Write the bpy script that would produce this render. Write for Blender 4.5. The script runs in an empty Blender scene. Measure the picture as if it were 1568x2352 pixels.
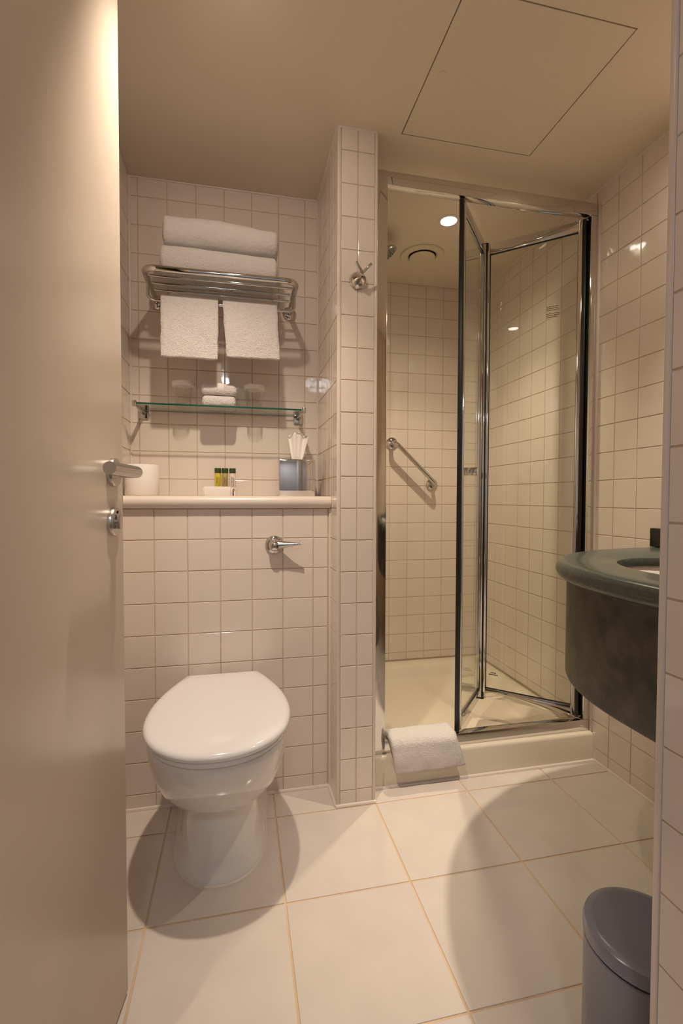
import bpy, bmesh, math, random
from mathutils import Vector, Matrix, noise

random.seed(7)
PI = math.pi
C = bpy.context.scene.collection
SC = bpy.context.scene

# ------------------------------------------------------------------ camera
FPX, YAW, PITCH, ROLL = 1086.88, math.radians(12.183), math.radians(1.642), math.radians(-0.150)
CAM_Z = 1.0
fw = Vector((math.sin(YAW) * math.cos(PITCH), math.cos(YAW) * math.cos(PITCH), -math.sin(PITCH)))
r0 = Vector((math.cos(YAW), -math.sin(YAW), 0))
u0 = r0.cross(fw)
rt = r0 * math.cos(ROLL) - u0 * math.sin(ROLL)
up = u0 * math.cos(ROLL) + r0 * math.sin(ROLL)
cd = bpy.data.cameras.new('camera')
cd.sensor_fit = 'HORIZONTAL'
cd.sensor_width = 24.0
cd.lens = 24.0 * FPX / 1568.0
cd.clip_start = 0.02
cam = bpy.data.objects.new('camera', cd)
C.objects.link(cam)
cam.matrix_world = Matrix(((rt.x, up.x, -fw.x, 0), (rt.y, up.y, -fw.y, 0), (rt.z, up.z, -fw.z, CAM_Z), (0, 0, 0, 1)))
SC.camera = cam

# ------------------------------------------------------------------ world, exposure
w = bpy.data.worlds.new('world')
SC.world = w
w.use_nodes = True
w.node_tree.nodes['Background'].inputs[0].default_value = (0.05, 0.045, 0.04, 1)
w.node_tree.nodes['Background'].inputs[1].default_value = 0.2
SC.view_settings.view_transform = 'Standard'
SC.view_settings.look = 'None'
SC.view_settings.gamma = 1.0
SC.view_settings.exposure = 0.11
SC.view_settings.use_curve_mapping = False

# ------------------------------------------------------------------ main lamps (halogen downlights)
H = 2.159                                    # ceiling height
WARM = (1.0, 0.84, 0.68)
LAMPS = {                                    # x, y, beam watts, spill watts, beam angle, beam aim, spill aim, colour
    'wc': (-0.01, 0.92, 52, 9, 84, (-0.20, 1.62, 0.0), (-0.01, 1.95, 0.95), WARM),
    'vanity': (1.19, 0.93, 84, 6.5, 64, (1.02, 1.00, 0.0), (1.28, 1.40, 0.6), WARM),
    'shower': (0.857, 1.868, 37, 9.5, 92, (0.857, 1.95, 0.0), (0.857, 1.90, 0.0), (1.0, 0.86, 0.62)),
}
for k, (lx, ly, beam, spill, ang, aim, aim2, col) in LAMPS.items():
    for nm, watt, size, tgt in (('downlight_beam', beam, ang, aim), ('downlight_spill', spill, 140, aim2)):
        ld = bpy.data.lights.new(nm + '_' + k, 'SPOT')
        ld.energy = watt
        ld.color = col
        ld.spot_size = math.radians(size)
        ld.spot_blend = 1.0
        ld.shadow_soft_size = 0.020
        lo = bpy.data.objects.new(nm, ld)
        C.objects.link(lo)
        lo.location = (lx, ly, H - 0.016)
        lo.rotation_euler = (Vector(tgt) - Vector(lo.location)).to_track_quat('-Z', 'Y').to_euler()

# ------------------------------------------------------------------ materials
MATS = {}


def mat(name, col, rough=0.5, metal=0.0, spec=0.5, bump=None, var=None, sheen=0.0, coat=0.0, sss=0.0):
    """bump=(scale, strength, distance, detail); var=(scale, amount)"""
    if name in MATS:
        return MATS[name]
    m = bpy.data.materials.new(name)
    m.use_nodes = True
    nt = m.node_tree
    b = nt.nodes['Principled BSDF']
    b.inputs['Base Color'].default_value = (*col, 1)
    b.inputs['Roughness'].default_value = rough
    b.inputs['Metallic'].default_value = metal
    b.inputs['Specular IOR Level'].default_value = spec
    b.inputs['Sheen Weight'].default_value = sheen
    b.inputs['Coat Weight'].default_value = coat
    if sss:
        b.inputs['Subsurface Weight'].default_value = sss
        b.inputs['Subsurface Radius'].default_value = (.004, .003, .002)
    tc = nt.nodes.new('ShaderNodeTexCoord')
    if bump:
        n = nt.nodes.new('ShaderNodeTexNoise')
        n.inputs['Scale'].default_value = bump[0]
        n.inputs['Detail'].default_value = bump[3] if len(bump) > 3 else 2
        nt.links.new(tc.outputs['Object'], n.inputs['Vector'])
        bm_ = nt.nodes.new('ShaderNodeBump')
        bm_.inputs['Strength'].default_value = bump[1]
        bm_.inputs['Distance'].default_value = bump[2]
        nt.links.new(n.outputs['Fac'], bm_.inputs['Height'])
        nt.links.new(bm_.outputs['Normal'], b.inputs['Normal'])
    if var:
        n2 = nt.nodes.new('ShaderNodeTexNoise')
        n2.inputs['Scale'].default_value = var[0]
        n2.inputs['Detail'].default_value = 5
        nt.links.new(tc.outputs['Object'], n2.inputs['Vector'])
        cr = nt.nodes.new('ShaderNodeMapRange')
        cr.inputs['From Min'].default_value = 0.3
        cr.inputs['From Max'].default_value = 0.7
        cr.inputs['To Min'].default_value = 1 - var[1]
        cr.inputs['To Max'].default_value = 1 + var[1]
        nt.links.new(n2.outputs['Fac'], cr.inputs['Value'])
        mx = nt.nodes.new('ShaderNodeVectorMath')
        mx.operation = 'SCALE'
        mx.inputs[0].default_value = col
        nt.links.new(cr.outputs['Result'], mx.inputs['Scale'])
        nt.links.new(mx.outputs['Vector'], b.inputs['Base Color'])
    MATS[name] = m
    return m


def glass_mat(name, tint, gloss_rough=0.0, base=0.04, ior_pow=5.0):
    if name in MATS:
        return MATS[name]
    m = bpy.data.materials.new(name)
    m.use_nodes = True
    nt = m.node_tree
    nt.nodes.clear()
    out = nt.nodes.new('ShaderNodeOutputMaterial')
    tr = nt.nodes.new('ShaderNodeBsdfTransparent')
    tr.inputs['Color'].default_value = (*tint, 1)
    gl = nt.nodes.new('ShaderNodeBsdfGlossy')
    gl.inputs['Roughness'].default_value = gloss_rough
    gl.inputs['Color'].default_value = (1, 1, 1, 1)
    lw = nt.nodes.new('ShaderNodeLayerWeight')
    lw.inputs['Blend'].default_value = 0.5
    pw = nt.nodes.new('ShaderNodeMath')
    pw.operation = 'POWER'
    pw.inputs[1].default_value = ior_pow
    nt.links.new(lw.outputs['Facing'], pw.inputs[0])
    ma = nt.nodes.new('ShaderNodeMath')
    ma.operation = 'MULTIPLY_ADD'
    ma.inputs[1].default_value = 1 - base
    ma.inputs[2].default_value = base
    nt.links.new(pw.outputs[0], ma.inputs[0])
    mx = nt.nodes.new('ShaderNodeMixShader')
    nt.links.new(ma.outputs[0], mx.inputs['Fac'])
    nt.links.new(tr.outputs[0], mx.inputs[1])
    nt.links.new(gl.outputs[0], mx.inputs[2])
    nt.links.new(mx.outputs[0], out.inputs['Surface'])
    MATS[name] = m
    return m


def emit_mat(name, col, strength):
    m = bpy.data.materials.new(name)
    m.use_nodes = True
    b = m.node_tree.nodes['Principled BSDF']
    b.inputs['Base Color'].default_value = (*col, 1)
    b.inputs['Emission Color'].default_value = (*col, 1)
    b.inputs['Emission Strength'].default_value = strength
    return m


TILE = mat('wall_tile_glaze', (0.79, 0.69, 0.61), 0.07, spec=0.5, bump=(30, 0.10, 0.003, 1))
FTILE = mat('floor_tile_glaze', (0.70, 0.63, 0.57), 0.13, bump=(150, 0.08, 0.0010, 2), var=(9, 0.035))
GROUT = mat('grout', (0.64, 0.505, 0.385), 0.85, var=(6, 0.10))
FGROUT = mat('floor_grout', (0.67, 0.495, 0.335), 0.85, var=(5, 0.15))
CAULK = mat('white_sealant', (0.78, 0.69, 0.61), 0.35)
TRIMW = mat('white_plastic_trim', (0.76, 0.665, 0.585), 0.25)
PAINT = mat('ceiling_paint', (0.77, 0.675, 0.55), 0.45, bump=(60, 0.03, 0.001, 2))
PANEL = mat('panel_paint', (0.765, 0.67, 0.545), 0.45)
DARK = mat('dark_void', (0.02, 0.016, 0.012), 0.9)
HALL = mat('hall_paint', (0.86, 0.85, 0.86), 0.7)
CARPET = mat('hall_carpet', (0.30, 0.26, 0.22), 0.95, bump=(400, 0.4, 0.002, 2))
DOORP = mat('door_paint', (0.74, 0.635, 0.53), 0.27, bump=(35, 0.02, 0.001, 2))
CERAMIC = mat('white_ceramic', (0.83, 0.79, 0.76), 0.06, coat=0.3)
SEATP = mat('white_seat_plastic', (0.88, 0.86, 0.86), 0.12)
CHROME = mat('chrome', (0.62, 0.60, 0.57), 0.045, 1.0)
ALU = mat('polished_aluminium', (0.72, 0.71, 0.68), 0.07, 1.0, bump=(8, 0.03, 0.003, 1))
STEEL = mat('satin_steel', (0.62, 0.58, 0.54), 0.26, 1.0)
RUBBER = mat('black_seal', (0.012, 0.011, 0.010), 0.4)
TRAY = mat('ivory_acrylic', (0.78, 0.69, 0.55), 0.18)
STONE = mat('dark_green_stone', (0.052, 0.066, 0.052), 0.25, var=(160, 0.22), bump=(300, 0.05, 0.0006, 2))
APRON = mat('brown_mottled_laminate', (0.040, 0.031, 0.021), 0.42, var=(24, 0.85))
TOWEL = mat('white_terry', (0.84, 0.785, 0.75), 0.95, sheen=0.3, bump=(340, 1.0, 0.005, 3))
BINM = mat('lilac_grey_enamel', (0.225, 0.225, 0.275), 0.22)
PAPER = mat('white_paper', (0.84, 0.79, 0.745), 0.8, bump=(220, 0.15, 0.001, 2))
CARTON = mat('soap_carton', (0.80, 0.73, 0.68), 0.6)
TISSUE = mat('tissue_paper', (0.88, 0.82, 0.77), 0.9)
CAPG = mat('dark_green_cap', (0.030, 0.055, 0.012), 0.25)
YEL = mat('yellow_liquid', (0.62, 0.50, 0.05), 0.18)
OLI = mat('olive_liquid', (0.42, 0.32, 0.13), 0.18)
PAL = mat('milky_lotion', (0.74, 0.64, 0.56), 0.25)
INK = mat('dark_ink', (0.10, 0.035, 0.020), 0.6)
INKG = mat('glass_print', (0.05, 0.035, 0.015), 0.7)
FANW = mat('cream_fan_plastic', (0.74, 0.66, 0.50), 0.45)
GLASS = glass_mat('shower_glass', (0.955, 0.97, 0.945), base=0.03)
SHELFG = glass_mat('shelf_glass', (0.93, 0.965, 0.94), base=0.03)
EDGEG = mat('green_glass_edge', (0.006, 0.075, 0.045), 0.15)
CUPG = glass_mat('tumbler_glass', (0.965, 0.965, 0.955), base=0.035, ior_pow=3.0)
LENS = emit_mat('lamp_lens', (1.0, 0.93, 0.82), 14)
HFILL = emit_mat('hall_fill_glow', (0.90, 0.94, 1.0), 32)  # glow of the added, unseen hallway fill lamp


# ------------------------------------------------------------------ mesh helpers
def link(name, me, m, parent=None, smooth=True, angle=38):
    o = bpy.data.objects.new(name, me)
    C.objects.link(o)
    if m is not None:
        for x in (m if isinstance(m, (list, tuple)) else [m]):
            me.materials.append(x)
    if smooth:
        me.polygons.foreach_set('use_smooth', [True] * len(me.polygons))
        me.set_sharp_from_angle(angle=math.radians(angle))
    if parent is not None:
        o.parent = parent
    return o


def raw(name, vs, fs, m, parent=None, smooth=True, angle=38):
    me = bpy.data.meshes.new(name)
    me.from_pydata([tuple(v) for v in vs], [], fs)
    me.validate()
    bm = bmesh.new()
    bm.from_mesh(me)
    bmesh.ops.recalc_face_normals(bm, faces=bm.faces)
    bm.to_mesh(me)
    bm.free()
    return link(name, me, m, parent, smooth, angle)


class MB:
    """collects closed shapes of ONE part"""

    def __init__(self):
        self.v = []
        self.f = []

    def add(self, vs, fs):
        o = len(self.v)
        self.v += [Vector(v) for v in vs]
        self.f += [[i + o for i in f] for f in fs]
        return self

    def box(self, x0, x1, y0, y1, z0, z1, r=0.0, seg=2):
        bm = bmesh.new()
        bmesh.ops.create_cube(bm, size=1)
        for v in bm.verts:
            v.co = Vector(((x0 + x1) / 2 + v.co.x * (x1 - x0), (y0 + y1) / 2 + v.co.y * (y1 - y0), (z0 + z1) / 2 + v.co.z * (z1 - z0)))
        if r > 0:
            bmesh.ops.bevel(bm, geom=list(bm.edges), offset=r, segments=seg, affect='EDGES', profile=0.5)
        bm.verts.index_update()
        self.add([v.co.copy() for v in bm.verts], [[v.index for v in f.verts] for f in bm.faces])
        bm.free()
        return self

    def loft(self, rings, cap0=True, cap1=True, closed=True):
        n = len(rings[0])
        vs = [p for r in rings for p in r]
        fs = []
        for k in range(len(rings) - 1):
            for i in range(n if closed else n - 1):
                j = (i + 1) % n
                fs.append([k * n + i, k * n + j, (k + 1) * n + j, (k + 1) * n + i])
        if cap0:
            fs.append(list(range(n))[::-1])
        if cap1:
            fs.append([(len(rings) - 1) * n + i for i in range(n)])
        return self.add(vs, fs)

    def tube(self, pts, r, seg=14, caps=True):
        pts = [Vector(p) for p in pts]
        rr = r if isinstance(r, (list, tuple)) else [r] * len(pts)
        t0 = (pts[1] - pts[0]).normalized()
        n = t0.orthogonal().normalized()
        rings = []
        for i, p in enumerate(pts):
            if i == 0:
                t = t0
            elif i == len(pts) - 1:
                t = (pts[i] - pts[i - 1]).normalized()
            else:
                t = ((pts[i] - pts[i - 1]).normalized() + (pts[i + 1] - pts[i]).normalized()).normalized()
            n = (n - t * n.dot(t)).normalized()
            b = t.cross(n)
            rings.append([p + (n * math.cos(a) + b * math.sin(a)) * rr[i] for a in [2 * PI * k / seg for k in range(seg)]])
        return self.loft(rings, caps, caps)

    def lathe(self, prof, origin, axis, seg=40, cap=True):
        """prof: list of (radius, height along axis)"""
        axis = Vector(axis).normalized()
        n = axis.orthogonal().normalized()
        b = axis.cross(n)
        o = Vector(origin)
        rings = [[o + axis * h + (n * math.cos(a) + b * math.sin(a)) * max(r, 1e-5) for a in [2 * PI * k / seg for k in range(seg)]] for r, h in prof]
        return self.loft(rings, cap, cap)

    def obj(self, name, m, parent=None, smooth=True, angle=38):
        return raw(name, self.v, self.f, m, parent, smooth, angle)


def fillet(pts, rad, seg=6):
    pts = [Vector(p) for p in pts]
    out = [pts[0]]
    for i in range(1, len(pts) - 1):
        p = pts[i]
        a = (pts[i - 1] - p)
        b = (pts[i + 1] - p)
        d = min(rad, a.length * .49, b.length * .49)
        A = p + a.normalized() * d
        B = p + b.normalized() * d
        for k in range(seg + 1):
            t = k / seg
            out.append(A * (1 - t) ** 2 + p * 2 * t * (1 - t) + B * t * t)
    out.append(pts[-1])
    return out


def tag(o, label, cat=None, group=None, kind=None):
    o['label'] = label
    if cat:
        o['category'] = cat
    if group:
        o['group'] = group
    if kind:
        o['kind'] = kind
    return o


def thing(name, label, cat, loc=(0, 0, 0), group=None):
    """Empty at the thing's base; parts are built in world space and re-based with rebase()"""
    o = bpy.data.objects.new(name, None)
    o.empty_display_size = 0.05
    C.objects.link(o)
    o.location = loc
    return tag(o, label, cat, group)


def adopt(root, *parts):
    """parts were built in world coordinates: shift their mesh so they sit under root"""
    for p in parts:
        p.data.transform(Matrix.Translation(-Vector(root.location)))
        p.parent = root


def struct(o, label):
    o['kind'] = 'structure'
    o['label'] = label
    return o


def superbox(x0, x1, y0, y1, z0, z1, n=(28, 14, 10), p=4.0, amp=0.004, freq=9.0, seed=0.0, sag=0.0, fold=0.0):
    """soft rounded block (folded terry) with gently uneven surface"""
    cx, cy, cz = (x0 + x1) / 2, (y0 + y1) / 2, (z0 + z1) / 2
    hx, hy, hz = (x1 - x0) / 2, (y1 - y0) / 2, (z1 - z0) / 2
    bm = bmesh.new()
    idx = {}
    nx, ny, nz = n

    def vert(i, j, k):
        if (i, j, k) in idx:
            return idx[(i, j, k)]
        c = Vector((2 * i / nx - 1, 2 * j / ny - 1, 2 * k / nz - 1))
        # round the long edges in metres
        rr = min(hy, hz) * 0.92
        q = Vector((c.x * hx, c.y * hy, c.z * hz))
        rx = min(0.016, hx * .5)
        inner = Vector((max(-hx + rx, min(hx - rx, q.x)), max(-hy + rr, min(hy - rr, q.y)), max(-hz + rr, min(hz - rr, q.z))))
        d = q - inner
        e = Vector((d.x / rx, d.y / rr, d.z / rr))
        l = (abs(e.x) ** 2.2 + abs(e.y) ** 2.2 + abs(e.z) ** 2.2) ** (1 / 2.2)
        m_ = max(abs(e.x), abs(e.y), abs(e.z))
        if l > 1e-6 and m_ > 1e-6:
            e = e * (m_ / l)
        q = inner + Vector((e.x * rx, e.y * rr, e.z * rr))
        P = Vector((cx, cy, cz)) + q
        nn = noise.noise(P * freq + Vector((seed, seed * 2, 0)))
        n2 = noise.noise(P * freq * 3 + Vector((seed, 5, 0)))
        dirv = q.normalized() if q.length > 0 else Vector((0, 0, 1))
        P += dirv * (nn * amp + n2 * amp * .35 + noise.noise(P * 150) * .0011)
        P.z += sag * (c.x * .5 + .5) ** 2 * (c.z * .5 + .5) + fold * noise.noise(Vector((P.x * 6, seed, 1))) * (c.z * .5 + .5)
        idx[(i, j, k)] = bm.verts.new(P)
        return idx[(i, j, k)]

    def face(a, b, c, d):
        try:
            bm.faces.new((a, b, c, d))
        except ValueError:
            pass
    for i in range(nx):
        for j in range(ny):
            for k in (0, nz):
                face(vert(i, j, k), vert(i + 1, j, k), vert(i + 1, j + 1, k), vert(i, j + 1, k))
    for i in range(nx):
        for k in range(nz):
            for j in (0, ny):
                face(vert(i, j, k), vert(i + 1, j, k), vert(i + 1, j, k + 1), vert(i, j, k + 1))
    for j in range(ny):
        for k in range(nz):
            for i in (0, nx):
                face(vert(i, j, k), vert(i, j + 1, k), vert(i, j + 1, k + 1), vert(i, j, k + 1))
    bmesh.ops.recalc_face_normals(bm, faces=bm.faces)
    bm.verts.index_update()
    vs = [v.co.copy() for v in bm.verts]
    fs = [[v.index for v in f.verts] for f in bm.faces]
    bm.free()
    return vs, fs


# ------------------------------------------------------------------ tiles
T = 0.102
ROW0 = 0.050
TILE_CACHE = {}


def tile_mesh(wd, ht, m, th=0.0017, bev=0.0010):
    key = (round(wd, 4), round(ht, 4), m.name)
    if key in TILE_CACHE:
        return TILE_CACHE[key]
    a, b = wd / 2, ht / 2
    vs = []
    for (z, ins) in ((-.002, 0), (th - bev, 0), (th - bev * .3, bev * .3), (th, bev)):
        vs += [(-a + ins, -b + ins, z), (a - ins, -b + ins, z), (a - ins, b - ins, z), (-a + ins, b - ins, z)]
    fs = []
    for k in range(3):
        for i in range(4):
            j = (i + 1) % 4
            fs.append((k * 4 + i, k * 4 + j, k * 4 + 4 + j, k * 4 + 4 + i))
    fs.append((12, 13, 14, 15))
    me = bpy.data.meshes.new('tile')
    me.from_pydata(vs, [], fs)
    me.materials.append(m)
    TILE_CACHE[key] = me
    return me


def cells(lo, hi, joint0, pitch):
    k = math.floor((lo - joint0) / pitch)
    out = []
    while True:
        a = joint0 + k * pitch
        b = a + pitch
        if a >= hi - 1e-6:
            break
        A, B = max(a, lo), min(b, hi)
        if B - A > 0.008:
            out.append((A, B))
        k += 1
    return out


def tile_surface(parent, origin, u, v, n, us, vs, m=TILE, joint=0.0032, tilt=0.0022, name='tile'):
    """tiles on a plane: origin + u*U + v*V, facing n"""
    u, v, n, origin = Vector(u), Vector(v), Vector(n), Vector(origin)
    for (ua, ub) in us:
        for (va, vb) in vs:
            wd, ht = ub - ua - joint, vb - va - joint
            if wd < 0.006 or ht < 0.006:
                continue
            o = bpy.data.objects.new(name, tile_mesh(wd, ht, m))
            C.objects.link(o)
            p = origin + u * (ua + ub) / 2 + v * (va + vb) / 2
            M = Matrix((u, v, n)).transposed().to_4x4()
            tl = Matrix.Rotation(random.gauss(0, tilt), 4, 'X') @ Matrix.Rotation(random.gauss(0, tilt), 4, 'Y')
            M = Matrix.Translation(p) @ M @ tl
            o.parent = parent
            o.matrix_basis = M


# plan dimensions (metres)
XL, XR = -0.387, 1.325            # left wall, right wall
YN, YB, YP, YF, YS = 1.860, 1.593, 1.477, 1.540, 2.460   # niche, cistern box, pier front, tray front, shower back
PX0, PX1 = 0.306, 0.431           # partition
NX, NY = 0.567, 0.540             # near wall nib
ZL = 1.007                        # ledge top
rows = cells(0.0, H, ROW0, T)

# ------------------------------------------------------------------ the setting
# floor
fl = MB().box(-1.3, 1.45, -1.7, 2.6, -0.10, -0.0022).obj('floor', FGROUT, smooth=False)
struct(fl, 'floor of large pale glazed square tiles with tan grout')
tile_surface(fl, (0, 0, -0.0019), (1, 0, 0), (0, 1, 0), (0, 0, 1), cells(XL, XR, 0.108, 0.3255), cells(0.18, 1.60, 1.143, 0.3225),
             FTILE, 0.0052, 0.0006, 'floor_tile')
hf = MB().box(-1.3, 1.2, -1.7, 0.178, -0.002, 0.004).obj('floor_hall', CARPET, smooth=False)
struct(hf, 'brown carpet of the hallway outside the bathroom')

# ceiling with access opening
ax0, ax1, ay0, ay1 = 0.510, 0.961, 1.022, 1.462
g = 0.0032
cb = MB()
for (x0, x1, y0, y1) in ((-1.3, 1.45, -1.7, ay0 - g), (-1.3, 1.45, ay1 + g, 2.6), (-1.3, ax0 - g, ay0 - g, ay1 + g), (ax1 + g, 1.45, ay0 - g, ay1 + g)):
    cb.box(x0, x1, y0, y1, H, H + 0.06)
struct(cb.obj('ceiling', PAINT, smooth=False), 'smooth cream painted bathroom ceiling')
void = MB().box(ax0 - .02, ax1 + .02, ay0 - .02, ay1 + .02, H + 0.045, H + 0.058).obj('ceiling_void', DARK, smooth=False)
struct(void, 'dark space above the ceiling access panel')
ap = thing('ceiling_access_panel', 'square flush access panel in the ceiling above the shower entrance', 'access panel', (.735, 1.242, H))
pb = MB().box(ax0, ax1, ay0, ay1, H - 0.0005, H + 0.018, 0.001, 1).obj('panel', PANEL)
lk = MB().lathe([(0.011, .004), (0.011, -.0012), (0.009, -.0018), (0.0075, -.0010), (0.0001, -.0010)], (.545, 1.238, H - .0005), (0, 0, 1), 24).obj('budget_lock', PAINT)
adopt(ap, pb, lk)

# left wall (behind the door)
wl = MB().box(XL - .10, XL, 0.27, YN + .1, 0, H).obj('wall_left', GROUT, smooth=False)
struct(wl, 'left bathroom wall behind the open door')
tile_surface(wl, (XL, 0, 0), (0, -1, 0), (0, 0, 1), (1, 0, 0), cells(-YN, -1.05, -YN + .05, T), rows)
# niche back wall
wn = MB().box(XL - .1, PX0 + .02, YN, YN + .1, 0, H).obj('wall_back', GROUT, smooth=False)
struct(wn, 'white tiled back wall of the toilet niche above the ledge')
tile_surface(wn, (0, YN, 0), (1, 0, 0), (0, 0, 1), (0, -1, 0), cells(XL, PX0, 0.0495, 0.1015), cells(ZL, H, ROW0, T))
# cistern boxing
wc = MB().box(XL, PX0, YB, YN, 0, 0.966).obj('wall_cistern', GROUT, smooth=False)
struct(wc, 'low white tiled boxing that hides the cistern behind the toilet')
tile_surface(wc, (0, YB, 0), (1, 0, 0), (0, 0, 1), (0, -1, 0), cells(XL, PX0 - .010, 0.041, T), cells(0, 0.966, ROW0, T))
prof = [(YB + .004, .9665), (YB - .010, .9665), (YB - .019, .972), (YB - .0245, .982), (YB - .025, .992), (YB - .021, 1.001), (YB - .012, 1.0062), (YB, ZL), (YN - .0005, ZL), (YN - .0005, .9665)]
led = MB().loft([[(XL + .0005, y, z) for y, z in prof], [(PX0 - .0025, y, z) for y, z in prof]]).obj('trim_1', TRIMW)
struct(led, 'rounded white ledge capping the cistern boxing')
# partition between niche and shower
wp = MB().box(PX0, PX1, YP, YS + .1, 0, H).obj('wall_partition', GROUT, smooth=False)
struct(wp, 'narrow tiled partition wall between toilet niche and shower')
tile_surface(wp, (0, YP, 0), (1, 0, 0), (0, 0, 1), (0, -1, 0), [(PX0 + .009, 0.3695), (0.3695, PX1 - .006)], rows)
tile_surface(wp, (PX0, 0, 0), (0, -1, 0), (0, 0, 1), (-1, 0, 0), cells(-YB, -YP - .008, -YN, T), rows)
tile_surface(wp, (PX0, 0, 0), (0, -1, 0), (0, 0, 1), (-1, 0, 0), cells(-YN, -YB, -YN, T), cells(ZL, H, ROW0, T))
# shower-side face of the partition is its own lining so that each wall keeps a sane number of tiles
ws = MB().box(PX1, PX1 + .003, YF + .002, YS, 0, H).obj('wall_shower_left', GROUT, smooth=False)
struct(ws, 'tiled left wall inside the shower')
tile_surface(ws, (PX1 + .003, 0, 0), (0, 1, 0), (0, 0, 1), (1, 0, 0), cells(1.60, YS, YS, T), cells(.115, H, ROW0, T))
wsb = MB().box(PX1, XR, YS, YS + .1, 0, H).obj('wall_shower_back', GROUT, smooth=False)
struct(wsb, 'white tiled back wall of the shower')
tile_surface(wsb, (0, YS, 0), (1, 0, 0), (0, 0, 1), (0, -1, 0), cells(PX1, XR, 0.797, 0.1015), cells(.112, H, ROW0, T))
wr = MB().box(XR, XR + .1, -.9, YF + .035, 0, H).obj('wall_right', GROUT, smooth=False)
struct(wr, 'white tiled right wall beside the vanity')
tile_surface(wr, (XR, 0, 0), (0, -1, 0), (0, 0, 1), (-1, 0, 0), cells(-(YF + .035), -0.545, -1.469, 0.1005), rows)
wsr = MB().box(XR, XR + .1, YF + .035, YS + .1, 0, H).obj('wall_shower_right', GROUT, smooth=False)
struct(wsr, 'white tiled right wall inside the shower')
tile_surface(wsr, (XR, 0, 0), (0, -1, 0), (0, 0, 1), (-1, 0, 0), cells(-YS, -(YF + .035), -1.469, 0.1005), cells(.112, H, ROW0, T))
# near wall nib at the doorway
wnr = MB().box(NX, XR, -0.9, NY, 0, H).obj('wall_near', GROUT, smooth=False)
struct(wnr, 'tiled wall end in the right foreground by the doorway')
tile_surface(wnr, (NX, 0, 0), (0, -1, 0), (0, 0, 1), (-1, 0, 0), cells(-NY + .008, -0.12, -NY + .008, T), rows)
# hallway shell behind the viewpoint
struct(MB().box(-1.3, -0.335, 0.17, 0.27, 0, H).obj('wall_front', HALL, smooth=False), 'painted wall on the hinge side of the doorway')
struct(MB().box(-1.3, -1.2, -1.7, 0.17, 0, H).obj('wall_hall_left', HALL, smooth=False), 'plain painted hallway wall on the left')
struct(MB().box(-1.3, 1.2, -1.8, -1.7, 0, H).obj('wall_hall_back', HALL, smooth=False), 'plain painted hallway wall behind the viewpoint')
struct(MB().box(NX, XR, -1.7, -0.9, 0, H).obj('wall_hall_right', HALL, smooth=False), 'plain painted hallway wall on the right')


# trims and sealant
def trim(n, label, mb, m=TRIMW):
    struct(mb.obj('trim_%d' % n, m), label)


def bead(p0, p1, r=0.006):
    return MB().tube([p0, p1], r, 8)


trim(2, 'white corner strip on the left edge of the partition', MB().box(PX0 - .0028, PX0 + .0085, YP - .0028, YP + .0085, 0, H, .0025, 3))
trim(3, 'white corner strip on the right edge of the partition', MB().box(PX1 - .0065, PX1 + .0035, YP - .0028, YP + .0085, 0, H, .0025, 3))
trim(4, 'white corner strip on the foreground wall end', MB().box(NX - .0028, NX + .009, NY - .009, NY + .0028, 0, H, .0025, 3))
trim(5, 'sealant line along the foot of the cistern boxing', bead((XL, YB - .001, .001), (PX0, YB - .001, .001), .0075), CAULK)
trim(6, 'sealant line along the foot of the partition front', bead((PX0 - .004, YP - .003, .001), (PX1 + .004, YP - .003, .001), .0065), CAULK)
trim(7, 'sealant line along the foot of the partition side', bead((PX0 - .003, YP - .004, .001), (PX0 - .003, YB, .001), .0065), CAULK)
trim(8, 'sealant line along the foot of the shower tray', bead((PX1, YF - .001, .001), (XR, YF - .001, .001), .007), CAULK)
trim(9, 'sealant line along the foot of the right wall', bead((XR - .001, NY, .001), (XR - .001, YF, .001), .007), CAULK)
trim(10, 'sealant in the corner of niche and partition', bead((PX0 - .001, YN - .002, ZL), (PX0 - .001, YN - .002, H), .005), CAULK)
trim(11, 'sealant in the left corner of the niche', bead((XL + .002, YN - .002, ZL), (XL + .002, YN - .002, H), .005), CAULK)
trim(12, 'sealant in the corner of boxing and partition', bead((PX0 - .002, YB - .002, 0), (PX0 - .002, YB - .002, .966), .005), CAULK)
trim(13, 'sealant line where the niche wall meets the ceiling', bead((XL, YN - .002, H - .001), (PX0, YN - .002, H - .001), .004), CAULK)
trim(14, 'sealant line where the right wall meets the ceiling', bead((XR - .001, NY, H - .001), (XR - .001, YS, H - .001), .004), CAULK)
trim(15, 'sealant line where the partition side meets the ceiling', bead((PX0 - .002, YP, H - .001), (PX0 - .002, YN, H - .001), .0045), CAULK)
trim(16, 'sealant line where the partition front meets the ceiling', bead((PX0, YP - .002, H - .001), (PX1, YP - .002, H - .001), .004), CAULK)
trim(17, 'sealant strip between the right wall and the shower frame', MB().box(XR - .008, XR - .0005, YF + .012, YF + .022, .105, 2.105, .002, 2), CAULK)
trim(18, 'sealant strip between shower tray end and right wall', bead((XR - .001, YF - .001, 0), (XR - .001, YF - .001, .108), .006), CAULK)

# ------------------------------------------------------------------ door
DA = math.radians(7.3)
ddir = Vector((math.sin(DA), math.cos(DA), 0))
dn = Vector((ddir.y, -ddir.x, 0))                      # towards the room (visible face)
DTIP = Vector((-0.2225, 0.996, 0))
DW = 0.745
DHINGE = DTIP - ddir * DW
door = thing('bathroom_door', 'open cream painted door filling the left edge', 'door', DHINGE)
# local frame: x along leaf from hinge, y = room side normal (negative y is room side), z up
door.rotation_euler = (0, 0, PI / 2 - DA)


def dpart(mb, name, m):
    o = mb.obj(name, m)
    o.parent = door
    return o


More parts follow.
